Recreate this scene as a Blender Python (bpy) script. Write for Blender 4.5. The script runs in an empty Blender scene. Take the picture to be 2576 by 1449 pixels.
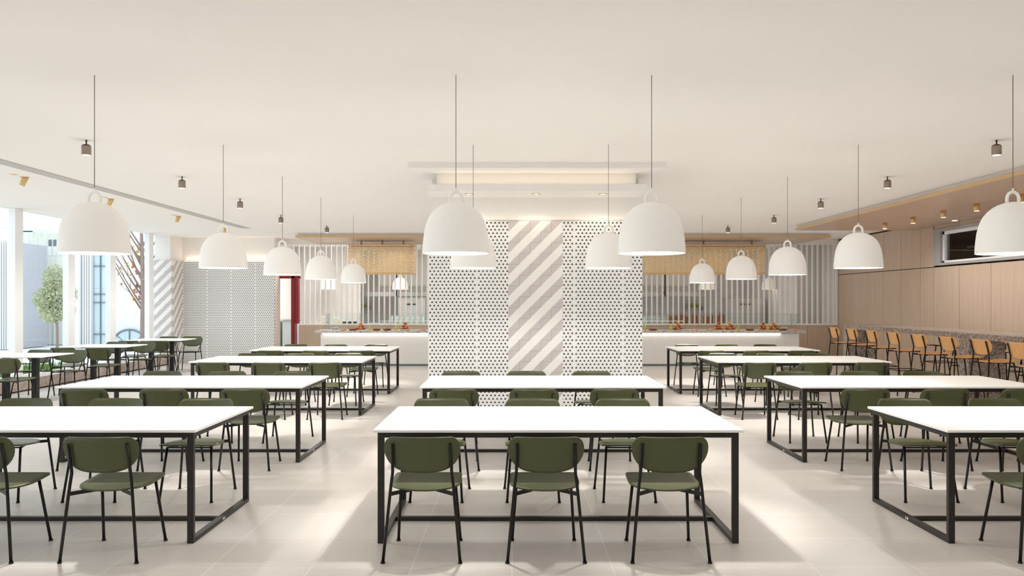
import bpy, math, random
from mathutils import Vector, Matrix
random.seed(7)
PI = math.pi
C = bpy.context.scene.collection
F = 2003.6          # focal length in pixels of the 2576 px wide frame
HC = 1.592          # camera height
CEIL = 3.23

# ---------------------------------------------------------------- materials
def rgb(r, g, b):
    f = lambda c: (c/255/12.92) if c/255 <= .04045 else ((c/255+.055)/1.055)**2.4
    return (f(r), f(g), f(b), 1)

def newmat(name):
    m = bpy.data.materials.new(name); m.use_nodes = True
    nt = m.node_tree; nt.nodes.clear()
    out = nt.nodes.new('ShaderNodeOutputMaterial')
    return m, nt, out

def mth(nt, op, a, b=None, c=None):
    n = nt.nodes.new('ShaderNodeMath'); n.operation = op
    for i, v in enumerate((a, b, c)):
        if v is None: continue
        if isinstance(v, (int, float)): n.inputs[i].default_value = v
        else: nt.links.new(v, n.inputs[i])
    return n.outputs[0]

def mixc(nt, fac, a, b):
    n = nt.nodes.new('ShaderNodeMix'); n.data_type = 'RGBA'
    for s, v in ((n.inputs[0], fac), (n.inputs[6], a), (n.inputs[7], b)):
        if isinstance(v, (int, float, tuple)): s.default_value = v
        else: nt.links.new(v, s)
    return n.outputs[2]

def noise(nt, vec, scale, detail=3, sc=(1, 1, 1)):
    mp = nt.nodes.new('ShaderNodeMapping'); mp.inputs['Scale'].default_value = sc
    nt.links.new(vec, mp.inputs['Vector'])
    n = nt.nodes.new('ShaderNodeTexNoise'); n.inputs['Scale'].default_value = scale
    n.inputs['Detail'].default_value = detail
    nt.links.new(mp.outputs[0], n.inputs['Vector'])
    return n.outputs[0]

def pos(nt, kind='Object'):
    if kind == 'World':
        return nt.nodes.new('ShaderNodeNewGeometry').outputs['Position']
    return nt.nodes.new('ShaderNodeTexCoord').outputs['Object']

def bsdf(nt, out, col, rough=.5, metal=0, spec=.5, emit=None, estr=0, bump=None, alpha=None):
    b = nt.nodes.new('ShaderNodeBsdfPrincipled')
    if isinstance(col, tuple): b.inputs['Base Color'].default_value = col
    else: nt.links.new(col, b.inputs['Base Color'])
    if isinstance(rough, (int, float)): b.inputs['Roughness'].default_value = rough
    else: nt.links.new(rough, b.inputs['Roughness'])
    b.inputs['Metallic'].default_value = metal
    b.inputs['Specular IOR Level'].default_value = spec
    if emit: b.inputs['Emission Color'].default_value = emit; b.inputs['Emission Strength'].default_value = estr
    if bump is not None:
        bn = nt.nodes.new('ShaderNodeBump'); bn.inputs['Strength'].default_value = .15; bn.inputs['Distance'].default_value = .003
        nt.links.new(bump, bn.inputs['Height']); nt.links.new(bn.outputs[0], b.inputs['Normal'])
    nt.links.new(b.outputs[0], out.inputs[0])
    return b

def plain(name, col, rough=.5, metal=0, spec=.5, var=.04, scale=6, space='Object', sc=(1, 1, 1)):
    m, nt, out = newmat(name)
    n = noise(nt, pos(nt, space), scale, 3, sc)
    k = mth(nt, 'MULTIPLY_ADD', n, 2*var, 1-var)
    h = nt.nodes.new('ShaderNodeHueSaturation'); h.inputs['Color'].default_value = col
    nt.links.new(k, h.inputs['Value'])
    bsdf(nt, out, h.outputs[0], rough, metal, spec)
    return m

def wood(name, c1, c2, rough=.45, axis='z', space='Object', dens=1.0, spec=.4):
    m, nt, out = newmat(name)
    sc = {'z': (14, 14, .5), 'y': (14, .5, 14), 'x': (.5, 14, 14)}[axis]
    p = pos(nt, space)
    n = noise(nt, p, 2.2*dens, 6, sc)
    n2 = noise(nt, p, 14*dens, 3, sc)
    f = mth(nt, 'ADD', mth(nt, 'MULTIPLY', n, .7), mth(nt, 'MULTIPLY', n2, .3))
    f = mth(nt, 'MULTIPLY_ADD', mth(nt, 'SUBTRACT', f, .5), 2.2, .5)
    f = mth(nt, 'MAXIMUM', mth(nt, 'MINIMUM', f, 1), 0)
    bsdf(nt, out, mixc(nt, f, c1, c2), rough, 0, spec)
    return m

def emis(name, col, strength):
    m, nt, out = newmat(name)
    e = nt.nodes.new('ShaderNodeEmission'); e.inputs[0].default_value = col; e.inputs[1].default_value = strength
    nt.links.new(e.outputs[0], out.inputs[0])
    return m

def glass(name, tint=(1, 1, 1, 1), refl=1.0):
    m, nt, out = newmat(name)
    t = nt.nodes.new('ShaderNodeBsdfTransparent'); t.inputs[0].default_value = tint
    g = nt.nodes.new('ShaderNodeBsdfGlossy'); g.inputs['Roughness'].default_value = .01
    fr = nt.nodes.new('ShaderNodeFresnel'); fr.inputs[0].default_value = 1.45
    ge = nt.nodes.new('ShaderNodeNewGeometry')
    k = mth(nt, 'MINIMUM', mth(nt, 'MULTIPLY', fr.outputs[0], refl), 1)
    k = mth(nt, 'MULTIPLY', k, mth(nt, 'SUBTRACT', 1, ge.outputs['Backfacing']))
    mx = nt.nodes.new('ShaderNodeMixShader')
    nt.links.new(k, mx.inputs[0]); nt.links.new(t.outputs[0], mx.inputs[1]); nt.links.new(g.outputs[0], mx.inputs[2])
    nt.links.new(mx.outputs[0], out.inputs[0])
    return m

def floor_mat():
    m, nt, out = newmat('floor_tiles')
    p = pos(nt, 'World')
    s = nt.nodes.new('ShaderNodeSeparateXYZ'); nt.links.new(p, s.inputs[0])
    def joint(v, off):
        f = mth(nt, 'FRACT', mth(nt, 'DIVIDE', mth(nt, 'ADD', v, off+600), .6))
        return mth(nt, 'LESS_THAN', mth(nt, 'ABSOLUTE', mth(nt, 'SUBTRACT', f, .5)), .0045)
    j = mth(nt, 'MAXIMUM', joint(s.outputs[0], .3), joint(s.outputs[1], .05-.3+.6))
    n = noise(nt, p, 1.3, 5, (1, 3, 1))
    n2 = noise(nt, p, 30, 3)
    f = mth(nt, 'MULTIPLY_ADD', n2, .3, mth(nt, 'MULTIPLY', n, .7))
    # each tile a hair different
    cell = nt.nodes.new('ShaderNodeTexWhiteNoise'); cell.noise_dimensions = '2D'
    cv = nt.nodes.new('ShaderNodeCombineXYZ')
    nt.links.new(mth(nt, 'FLOOR', mth(nt, 'DIVIDE', mth(nt, 'ADD', s.outputs[0], 600.6), .6)), cv.inputs[0])
    nt.links.new(mth(nt, 'FLOOR', mth(nt, 'DIVIDE', mth(nt, 'ADD', s.outputs[1], 600.65), .6)), cv.inputs[1])
    nt.links.new(cv.outputs[0], cell.inputs['Vector'])
    f = mth(nt, 'MULTIPLY_ADD', cell.outputs[0], .25, mth(nt, 'MULTIPLY', f, .75))
    col = mixc(nt, f, rgb(190, 184, 177), rgb(206, 201, 195))
    col = mixc(nt, j, col, rgb(220, 216, 210))
    bsdf(nt, out, col, mth(nt, 'MULTIPLY_ADD', n2, .15, .32), 0, .45)
    return m

def dots_mat(x0, ztop, axis=0):
    m, nt, out = newmat('dotted_panel')
    p = pos(nt, 'World')
    s = nt.nodes.new('ShaderNodeSeparateXYZ'); nt.links.new(p, s.inputs[0])
    W = .6236; R = .0442
    u = mth(nt, 'MULTIPLY', mth(nt, 'FRACT', mth(nt, 'DIVIDE', mth(nt, 'SUBTRACT', s.outputs[axis], x0-W*10), W)), 12)
    v = mth(nt, 'DIVIDE', mth(nt, 'SUBTRACT', ztop+R*200, s.outputs[2]), R)
    odd = mth(nt, 'FLOORED_MODULO', mth(nt, 'FLOOR', v), 2)
    a = mth(nt, 'ADD', u, mth(nt, 'MULTIPLY', odd, .5))
    fx = mth(nt, 'MULTIPLY', mth(nt, 'SUBTRACT', mth(nt, 'FRACT', a), .5), W/12)
    fz = mth(nt, 'MULTIPLY', mth(nt, 'SUBTRACT', .5, mth(nt, 'FRACT', v)), R)
    dmin = None
    for cx, cz in ((0, .0058), (-.0064, -.0046), (.0064, -.0046)):
        dx = mth(nt, 'SUBTRACT', fx, cx); dz = mth(nt, 'SUBTRACT', fz, cz)
        d = mth(nt, 'SQRT', mth(nt, 'ADD', mth(nt, 'MULTIPLY', dx, dx), mth(nt, 'MULTIPLY', dz, dz)))
        dmin = d if dmin is None else mth(nt, 'MINIMUM', dmin, d)
    dot = mth(nt, 'LESS_THAN', dmin, .0066)
    edge = mth(nt, 'MULTIPLY', odd, mth(nt, 'GREATER_THAN', mth(nt, 'ABSOLUTE', mth(nt, 'SUBTRACT', u, 6)), 5.5))
    dot = mth(nt, 'MULTIPLY', dot, mth(nt, 'SUBTRACT', 1, edge))
    n = noise(nt, p, 2, 3)
    base = mixc(nt, n, rgb(228, 229, 228), rgb(237, 237, 235))
    bsdf(nt, out, mixc(nt, dot, base, rgb(38, 38, 38)), .55, 0, .3)
    return m

def stripe_mat(name, off, ztop, axis=0):
    m, nt, out = newmat(name)
    p = pos(nt, 'World')
    s = nt.nodes.new('ShaderNodeSeparateXYZ'); nt.links.new(p, s.inputs[0])
    T = .1385
    x = mth(nt, 'DIVIDE', mth(nt, 'ADD', s.outputs[axis], -off+T*200), T)
    y = mth(nt, 'DIVIDE', mth(nt, 'SUBTRACT', ztop+T*200, s.outputs[2]), T)
    ph = mth(nt, 'FRACT', mth(nt, 'DIVIDE', mth(nt, 'ADD', x, y), 2))
    g = mth(nt, 'LESS_THAN', ph, .5)
    jx = mth(nt, 'GREATER_THAN', mth(nt, 'ABSOLUTE', mth(nt, 'SUBTRACT', mth(nt, 'FRACT', x), .5)), .487)
    jy = mth(nt, 'GREATER_THAN', mth(nt, 'ABSOLUTE', mth(nt, 'SUBTRACT', mth(nt, 'FRACT', y), .5)), .487)
    j = mth(nt, 'MAXIMUM', jx, jy)
    n = noise(nt, p, 9, 4)
    grey = mixc(nt, n, rgb(190, 183, 182), rgb(206, 200, 199))
    grey = mixc(nt, j, grey, rgb(150, 140, 138))
    white = mixc(nt, j, rgb(238, 236, 232), rgb(230, 228, 225))
    bsdf(nt, out, mixc(nt, g, white, grey), .4, 0, .4)
    return m

def granite_mat(name, base, dark, light, thr=.42, bands=False):
    m, nt, out = newmat(name)
    p = pos(nt, 'World')
    v = nt.nodes.new('ShaderNodeTexVoronoi'); v.inputs['Scale'].default_value = 38
    nt.links.new(p, v.inputs['Vector'])
    n = noise(nt, p, 55, 4)
    s = nt.nodes.new('ShaderNodeSeparateColor'); nt.links.new(v.outputs['Color'], s.inputs[0])
    c = mixc(nt, mth(nt, 'LESS_THAN', s.outputs[0], .28), base, dark)
    c = mixc(nt, mth(nt, 'GREATER_THAN', s.outputs[1], .72), c, light)
    c = mixc(nt, mth(nt, 'MULTIPLY', n, .6), c, base)
    bsdf(nt, out, c, .35, 0, .5)
    return m

def grid_mat(name, base, line, sx, sz, axis=0, w=.02, rough=.3):
    m, nt, out = newmat(name)
    p = pos(nt, 'World')
    s = nt.nodes.new('ShaderNodeSeparateXYZ'); nt.links.new(p, s.inputs[0])
    def j(v, st):
        f = mth(nt, 'FRACT', mth(nt, 'DIVIDE', mth(nt, 'ADD', v, st*500), st))
        return mth(nt, 'LESS_THAN', f, w/st)
    k = mth(nt, 'MAXIMUM', j(s.outputs[axis], sx), j(s.outputs[2], sz))
    n = noise(nt, p, 1.5, 2)
    b = mixc(nt, n, base, tuple(min(1, c*1.06) for c in base[:3])+(1,))
    bsdf(nt, out, mixc(nt, k, b, line), rough, 0, .4)
    return m

def mesh_mat(name, base, hole, sx, sz):
    """fine perforated metal: round holes on a staggered grid, see-through"""
    m, nt, out = newmat(name)
    p = pos(nt, 'World')
    s = nt.nodes.new('ShaderNodeSeparateXYZ'); nt.links.new(p, s.inputs[0])
    h = mth(nt, 'ADD', s.outputs[0], s.outputs[1])
    v = mth(nt, 'DIVIDE', mth(nt, 'ADD', s.outputs[2], 10), sz)
    odd = mth(nt, 'FLOORED_MODULO', mth(nt, 'FLOOR', v), 2)
    u = mth(nt, 'MULTIPLY_ADD', odd, .5, mth(nt, 'DIVIDE', mth(nt, 'ADD', h, 100), sx))
    fx = mth(nt, 'SUBTRACT', mth(nt, 'FRACT', u), .5); fz = mth(nt, 'SUBTRACT', mth(nt, 'FRACT', v), .5)
    d = mth(nt, 'ADD', mth(nt, 'MULTIPLY', fx, fx), mth(nt, 'MULTIPLY', fz, fz))
    k = mth(nt, 'LESS_THAN', d, hole)
    b = nt.nodes.new('ShaderNodeBsdfPrincipled'); b.inputs['Base Color'].default_value = base
    b.inputs['Metallic'].default_value = .35; b.inputs['Roughness'].default_value = .4
    t = nt.nodes.new('ShaderNodeBsdfTransparent')
    mx = nt.nodes.new('ShaderNodeMixShader')
    nt.links.new(k, mx.inputs[0]); nt.links.new(b.outputs[0], mx.inputs[1]); nt.links.new(t.outputs[0], mx.inputs[2])
    nt.links.new(mx.outputs[0], out.inputs[0])
    return m

def perforated_strip():
    m, nt, out = newmat('diffuser_slots')
    p = pos(nt, 'World')
    s = nt.nodes.new('ShaderNodeSeparateXYZ'); nt.links.new(p, s.inputs[0])
    f = mth(nt, 'FRACT', mth(nt, 'DIVIDE', mth(nt, 'ADD', s.outputs[1], 100), .055))
    g = mth(nt, 'FRACT', mth(nt, 'DIVIDE', mth(nt, 'ADD', s.outputs[0], 100), .05))
    k = mth(nt, 'MULTIPLY', mth(nt, 'LESS_THAN', f, .5), mth(nt, 'LESS_THAN', g, .75))
    bsdf(nt, out, mixc(nt, k, rgb(210, 206, 202), rgb(140, 136, 132)), .6, 0, .2)
    return m

M = {}
M['white'] = plain('white_plaster', rgb(236, 233, 229), .75, spec=.2, var=.012, scale=1, space='World')
M['ceil'] = plain('ceiling_paint', rgb(238, 234, 229), .8, spec=.1, var=.008, scale=.6, space='World')
M['floor'] = floor_mat()
M['top'] = plain('white_laminate', rgb(244, 243, 240), .38, spec=.4, var=.006)
M['steel'] = plain('black_powder_coat', rgb(36, 32, 30), .42, metal=.1, var=.08, scale=40)
M['tube'] = plain('black_tube', rgb(16, 15, 15), .32, metal=.2, var=.05, scale=30)
M['green'] = plain('olive_plastic', rgb(72, 76, 46), .34, spec=.5, var=.03, scale=5)
M['shade'] = plain('white_lacquer', rgb(250, 248, 244), .45, spec=.35, var=.008)
M['cord'] = plain('grey_cord', rgb(120, 112, 104), .6)
M['bulb'] = emis('warm_bulb', (1, .86, .68, 1), 14)
M['bronze'] = plain('bronze_metal', rgb(150, 134, 120), .45, metal=.3)
M['black'] = plain('black_metal', rgb(25, 24, 23), .4, metal=.3)
M['brass'] = plain('brushed_brass', rgb(224, 190, 130), .3, metal=.5, scale=20, sc=(1, 1, .1))
M['lens'] = emis('lamp_lens', (1, .93, .82, 1), 6)
M['wallwood'] = wood('pale_oak_wall', rgb(200, 180, 160), rgb(180, 158, 138), .42, 'z', 'World', .8)
M['soffit'] = wood('oak_soffit', rgb(200, 174, 152), rgb(184, 156, 133), .28, 'y', 'World', .8)
M['edge'] = wood('light_oak_edge', rgb(214, 184, 140), rgb(200, 168, 122), .4, 'y', 'World')
M['edgex'] = wood('light_oak_edge_cross', rgb(214, 184, 140), rgb(200, 168, 122), .4, 'x', 'World')
M['stoolwood'] = wood('amber_plywood', rgb(222, 170, 112), rgb(208, 152, 94), .4, 'z', 'Object', 1.2)
M['gap'] = plain('dark_gap', rgb(40, 30, 26), .9)
M['granite'] = granite_mat('bar_granite', rgb(150, 136, 126), rgb(84, 76, 70), rgb(190, 178, 168))
M['granite2'] = granite_mat('counter_granite', rgb(196, 190, 184), rgb(140, 134, 128), rgb(222, 218, 212))
M['granite3'] = granite_mat('sill_granite', rgb(184, 168, 158), rgb(150, 134, 124), rgb(204, 192, 184))
M['tile'] = grid_mat('grey_wall_tile', rgb(196, 194, 192), rgb(170, 167, 164), .5, .3, 0, .006)
M['tiley'] = grid_mat('grey_side_tile', rgb(196, 194, 192), rgb(170, 167, 164), .5, .3, 1, .006)
M['flute'] = grid_mat('fluted_white', rgb(230, 227, 223), rgb(222, 218, 214), .06, 50, 0, .008, .5)
M['slat'] = plain('white_slat', rgb(236, 231, 226), .5, var=.01)
M['glass'] = glass('clear_glass', (.98, .985, .98, 1), .6)
M['wglass'] = glass('window_glass', (.95, .975, .98, 1), .6)
M['case'] = glass('display_glass', (.96, .985, .98, 1), 1.6)
M['mesh'] = mesh_mat('gold_mesh', rgb(228, 204, 162), .15, .05, .043)
M['red'] = plain('dark_red_lacquer', rgb(128, 10, 8), .35, var=.05)
M['stainless'] = plain('stainless_steel', rgb(190, 194, 198), .3, metal=.6, var=.03, scale=4)
M['steelgrey'] = plain('grey_fridge', rgb(176, 180, 182), .35, metal=.3, var=.02)
M['diff'] = perforated_strip()
M['frame'] = plain('window_white', rgb(240, 242, 243), .5, spec=.3, var=.008)
M['gframe'] = plain('grey_frame', rgb(170, 168, 165), .45, metal=.2)
M['darkroom'] = wood('dark_panelling', rgb(70, 48, 36), rgb(48, 32, 24), .5, 'z', 'World')
M['plate'] = plain('white_plate', rgb(240, 238, 233), .25, var=.01)
M['darkplate'] = plain('slate_plate', rgb(92, 62, 46), .45)
M['bread'] = plain('crusty_bread', rgb(226, 146, 56), .6, var=.35, scale=28)
M['bread2'] = plain('dark_bread', rgb(176, 84, 36), .6, var=.35, scale=28)
M['salmon'] = plain('pink_food', rgb(240, 160, 116), .5, var=.3, scale=40)
M['meat'] = plain('brown_food', rgb(190, 112, 62), .5, var=.3, scale=40)
M['juice'] = plain('yellow_juice', rgb(236, 200, 70), .2, var=.05)
M['lime'] = plain('lime_green', rgb(176, 190, 90), .5)
M['wreath'] = plain('pale_green_leaf', rgb(216, 220, 178), .7, var=.2, scale=40)
M['board'] = wood('chopping_board_wood', rgb(176, 124, 90), rgb(120, 78, 54), .5, 'z', 'Object', 3)
M['jar'] = plain('blue_grey_glassware', rgb(190, 204, 208), .15, spec=.6)
M['ground'] = grid_mat('pale_paving', rgb(226, 228, 229), rgb(208, 210, 212), .9, 50, 0, .012, .7)
M['bluefacade'] = grid_mat('ribbed_blue_cladding', rgb(226, 229, 218), rgb(219, 223, 213), .32, 50, 0, .05, .6)
M['bwhite'] = plain('white_render', rgb(232, 234, 235), .7, var=.01, scale=1)
M['bgrey'] = plain('grey_recess', rgb(186, 188, 196), .7, var=.02)
M['bglass'] = grid_mat('curtain_glass', rgb(196, 214, 220), rgb(180, 200, 210), 1.2, 2.0, 0, .03, .2)
M['mullion'] = plain('dark_mullion', rgb(110, 122, 134), .5)
M['bark'] = plain('grey_brown_bark', rgb(146, 124, 116), .85, var=.25, scale=20, sc=(1, 1, .2))
M['leafg'] = plain('hazy_green_leaf', rgb(186, 192, 156), .7, var=.25, scale=3)  # outdoor haze painted in as a lighter green
M['leafy'] = plain('yellow_leaf', rgb(206, 172, 76), .7, var=.2, scale=8)
M['leafo'] = plain('orange_leaf', rgb(196, 116, 66), .7, var=.2, scale=8)
M['grass'] = plain('bright_grass', rgb(112, 150, 66), .7, var=.3, scale=9)
M['led'] = emis('led_strip', (1, .97, .93, 1), 1.6)
M['warmled'] = emis('warm_led', (1, .80, .55, 1), 1.5)

# ---------------------------------------------------------------- mesh builder
class MB:
    def __init__(s): s.v = []; s.f = []; s.m = []; s.sm = []
    def add(s, vs, fs, mi=0, smooth=False):
        b = len(s.v); s.v += [tuple(v) for v in vs]
        for f in fs: s.f.append([i+b for i in f]); s.m.append(mi); s.sm.append(smooth)
        return s
    def box(s, x0, x1, y0, y1, z0, z1, mi=0):
        if x0 > x1: x0, x1 = x1, x0
        if y0 > y1: y0, y1 = y1, y0
        if z0 > z1: z0, z1 = z1, z0
        v = [(x0,y0,z0),(x1,y0,z0),(x1,y1,z0),(x0,y1,z0),(x0,y0,z1),(x1,y0,z1),(x1,y1,z1),(x0,y1,z1)]
        return s.add(v, [(0,3,2,1),(4,5,6,7),(0,1,5,4),(1,2,6,5),(2,3,7,6),(3,0,4,7)], mi)
    def bar(s, a, b, w, h, mi=0):
        """rectangular bar from a to b, w across (horizontal), h tall"""
        a = Vector(a); b = Vector(b); d = (b-a).normalized()
        up = Vector((0,0,1)) if abs(d.z) < .95 else Vector((0,1,0))
        sd = d.cross(up).normalized(); u = sd.cross(d).normalized()
        v = []
        for p in (a, b):
            for sx, sz in ((-1,-1),(1,-1),(1,1),(-1,1)): v.append(p+sd*(sx*w/2)+u*(sz*h/2))
        return s.add(v, [(0,1,2,3),(7,6,5,4),(0,4,5,1),(1,5,6,2),(2,6,7,3),(3,7,4,0)], mi)
    def tube(s, pts, r, n=8, mi=0, closed=False, smooth=True):
        pts = [Vector(p) for p in pts]; N = len(pts)
        rs = r if isinstance(r, (list, tuple)) else [r]*N
        rings = []; prev = None
        for i, p in enumerate(pts):
            if closed: d = (pts[(i+1) % N]-pts[i-1])
            else: d = (pts[min(i+1, N-1)]-pts[max(i-1, 0)])
            d.normalize()
            if prev is None:
                ref = Vector((0,0,1)) if abs(d.z) < .9 else Vector((1,0,0))
                a = d.cross(ref).normalized()
            else:
                a = (prev-d*prev.dot(d)).normalized()
            prev = a; b = d.cross(a)
            rings.append([p+(a*math.cos(2*PI*k/n)+b*math.sin(2*PI*k/n))*rs[i] for k in range(n)])
        v = [q for rg in rings for q in rg]; f = []
        R = N if closed else N-1
        for i in range(R):
            j = (i+1) % N
            for k in range(n):
                f.append((i*n+k, i*n+(k+1) % n, j*n+(k+1) % n, j*n+k))
        s.add(v, f, mi, smooth)
        if not closed:
            b0 = len(s.v)-len(v)
            s.f.append([b0+k for k in range(n)][::-1]); s.m.append(mi); s.sm.append(False)
            s.f.append([b0+(N-1)*n+k for k in range(n)]); s.m.append(mi); s.sm.append(False)
        return s
    def lathe(s, prof, c=(0,0,0), n=24, mi=0, smooth=True, closed=False):
        v = []; f = []
        for r, z in prof:
            for k in range(n):
                t = 2*PI*k/n; v.append((c[0]+r*math.cos(t), c[1]+r*math.sin(t), c[2]+z))
        P = len(prof)
        for i in range(P if closed else P-1):
            j = (i+1) % P
            for k in range(n): f.append((i*n+k, i*n+(k+1) % n, j*n+(k+1) % n, j*n+k))
        return s.add(v, f, mi, smooth)
    def shell(s, fn, nu, nv, th, mi=0):
        """closed thin shell; fn(i/nu, j/nv) -> (point, normal)"""
        top = []; bot = []
        for j in range(nv+1):
            for i in range(nu+1):
                p, n = fn(i/nu, j/nv); p = Vector(p); n = Vector(n).normalized()
                top.append(p+n*th/2); bot.append(p-n*th/2)
        W = nu+1; O = len(top); f = []
        for j in range(nv):
            for i in range(nu):
                a = j*W+i; f.append((a, a+1, a+W+1, a+W)); f.append((O+a, O+a+W, O+a+W+1, O+a+1))
        per = [i for i in range(W)]+[j*W+nu for j in range(1, nv+1)]+[nv*W+i for i in range(nu-1, -1, -1)]+[j*W for j in range(nv-1, 0, -1)]
        for k in range(len(per)):
            a = per[k]; b = per[(k+1) % len(per)]; f.append((a, O+a, O+b, b))
        return s.add(top+bot, f, mi, True)
    def blob(s, c, r, seed=0, n=8, mi=0, amp=.2):
        rnd = random.Random(seed); ph = [rnd.uniform(0, 6) for _ in range(6)]
        if isinstance(r, (int, float)): r = (r, r, r)
        v = []; f = []
        for i in range(n+1):
            th = PI*i/n
            for k in range(2*n):
                a = 2*PI*k/(2*n)
                w = 1+amp*(math.sin(3*a+ph[0])*math.sin(2*th+ph[1])+.5*math.sin(5*a+ph[2]))*math.sin(th)
                v.append((c[0]+r[0]*w*math.sin(th)*math.cos(a), c[1]+r[1]*w*math.sin(th)*math.sin(a), c[2]+r[2]*math.cos(th)))
        for i in range(n):
            for k in range(2*n):
                f.append((i*2*n+k, (i+1)*2*n+k, (i+1)*2*n+(k+1) % (2*n), i*2*n+(k+1) % (2*n)))
        return s.add(v, f, mi, True)
    def build(s, name, mats, parent=None, loc=(0,0,0), bevel=0, seg=2):
        me = bpy.data.meshes.new(name); me.from_pydata(s.v, [], s.f)
        if not isinstance(mats, (list, tuple)): mats = [mats]
        for m in mats: me.materials.append(m)
        me.polygons.foreach_set('material_index', s.m)
        me.polygons.foreach_set('use_smooth', s.sm)
        me.update()
        o = bpy.data.objects.new(name, me); C.objects.link(o); o.location = loc
        if parent: o.parent = parent
        if bevel:
            b = o.modifiers.new('bevel', 'BEVEL'); b.width = bevel; b.segments = seg; b.limit_method = 'ANGLE'
        return o

def tag(o, label, cat, group=None, kind=None):
    o['label'] = label
    o['category'] = cat
    if group: o['group'] = group
    if kind: o['kind'] = kind
    return o
def thing(name, label, cat, loc=(0,0,0), rz=0, group=None):
    o = bpy.data.objects.new(name, None); C.objects.link(o)
    o.location = loc; o.rotation_euler = (0,0,rz); o.empty_display_size = .1
    return tag(o, label, cat, group)
def struct(o, label=None, cat=None):
    o['kind'] = 'structure'
    if label: o['label'] = label
    if cat: o['category'] = cat
    return o
KIDS = {}
def copy_thing(o, loc, rz=None, label=None, group=None):
    def rec(src, par):
        c = src.copy(); C.objects.link(c)
        if par: c.parent = par
        for k in list(src.children): rec(k, c)
        return c
    r = rec(o, None); r.location = loc
    if rz is not None: r.rotation_euler = (0,0,rz)
    if label: r['label'] = label
    if group: r['group'] = group
    return r
def light(kind, loc, power, col=(1,1,1), size=.1, rot=(0,0,0), parent=None, size_y=None, spot=None, blend=.4, name='lamp_light'):
    l = bpy.data.lights.new(name, kind); l.energy = power; l.color = col
    if kind == 'AREA':
        l.size = size
        if size_y: l.shape = 'RECTANGLE'; l.size_y = size_y
    else: l.shadow_soft_size = size
    if kind == 'SPOT': l.spot_size = spot; l.spot_blend = blend
    o = bpy.data.objects.new(name, l); C.objects.link(o); o.location = loc; o.rotation_euler = rot
    if parent: o.parent = parent
    return o

# ================================================================= SETTING
XL, XR, YB, YK = -8.85, 8.68, -4.0, 21.2
m = MB(); m.box(-8.95, 8.9, YB, 27.3, -.1, 0); o = m.build('floor', M['floor']); struct(o, 'pale beige floor of large square tiles', 'floor')
m = MB(); m.box(XL-.12, XR+.2, YB, 27.3, CEIL, CEIL+.2); struct(m.build('ceiling', M['ceil']), 'smooth off-white ceiling', 'ceiling')

# ---- right wall: oak panels with seams, shadow gap and a long interior window
WY0, WY1, WZ0, WZ1 = 9.6, 16.37, 2.31, 3.05
seams = [21.2, 20.32, 19.45, 18.63, 17.77, 16.93, 16.40, 15.45, 14.44, 13.45, 12.45, 11.45, 10.45, 9.55]
y = 9.55
while y > YB: y -= 1.0; seams.append(max(y, YB))
m = MB()
m.box(XR+.02, XR+.12, YB, YK, 0, 2.29, 1); m.box(XR+.02, XR+.12, WY1, YK, 2.29, CEIL, 1)
m.box(XR+.02, XR+.12, YB, WY0, 2.29, CEIL, 1); m.box(XR+.02, XR+.12, WY0, WY1, WZ1, CEIL, 1)
for a, b in zip(seams[:-1], seams[1:]):
    m.box(XR, XR+.02, b+.005, a-.005, 0, 2.278, 0)
    if a <= WY0 or b >= WY1-.02: m.box(XR, XR+.02, b+.005, a-.005, 2.293, 3.195, 0)
    elif a > WY1: pass
    if WY0 < a <= WY1+.05: m.box(XR, XR+.02, max(b, WY0)+.005, min(a, WY1)-.005, WZ1, 3.195, 0)
struct(m.build('wall_right', [M['wallwood'], M['gap']]), 'pale oak panelled wall with thin seams and a dark shadow gap', 'wall')
w = thing('window_5', 'long high interior window in the oak wall', 'window', (XR, 13, WZ0)); w['kind'] = 'structure'
m = MB(); 
for (a, b, c, d) in ((WY0, WY1, WZ0, WZ0+.05), (WY0, WY1, WZ1-.06, WZ1)): m.box(-.03, .16, a-13, b-13, c-WZ0, d-WZ0)
for a in (WY1-.28, ): m.box(-.03, .16, a-13, WY1-13, .05, WZ1-WZ0-.06)
for a in (WY0, 11.9): m.box(-.03, .16, a-13, a+.08-13, .05, WZ1-WZ0-.06)
m.build('window_frame', M['gframe'], w)
m = MB(); 
for a, b in ((11.98, WY1-.28), (WY0+.08, 11.9)):
    m.box(.02, .08, a-13, b-13, .05, .09); m.box(.02, .08, a-13, b-13, .62, .68)
    m.box(.02, .08, b-.06-13, b-13, .05, .68); m.box(.02, .08, a-13, a+.05-13, .05, .68)
m.build('sash', M['frame'], w)
m = MB(); m.box(.045, .052, WY0-12.98, WY1-13.05, .08, .64); m.build('pane', M['wglass'], w)
m = MB(); m.box(XR+2.2, XR+2.3, 8, 18, 1.8, CEIL, 0); m.box(XR+.12, XR+2.3, 18, 18.1, 1.8, CEIL, 0); m.box(XR+.12, XR+2.3, 7.9, 8, 1.8, CEIL, 0)
m.box(XR+.12, XR+2.3, 8, 18, 1.75, 1.8, 0); m.box(XR+.12, XR+2.3, 8, 18, CEIL, CEIL+.05, 0)
for k in range(14): m.box(XR+1.6, XR+1.66, 9.3+k*.62, 9.36+k*.62, 1.8, 2.78, 1)
m.box(XR+1.6, XR+1.66, 9, 18, 2.78, 2.83, 1)
struct(m.build('wall_beyond', [M['darkroom'], M['gframe']]), 'dark panelled room behind the high window', 'wall')

m = MB(); m.box(-8.95, XR+.12, YB-.1, YB, 0, CEIL); struct(m.build('wall_light_block', M['white']), 'unseen plain wall behind the viewer, added to block skylight', 'wall')  # unseen end wall, added to keep skylight off the chair backs
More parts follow.
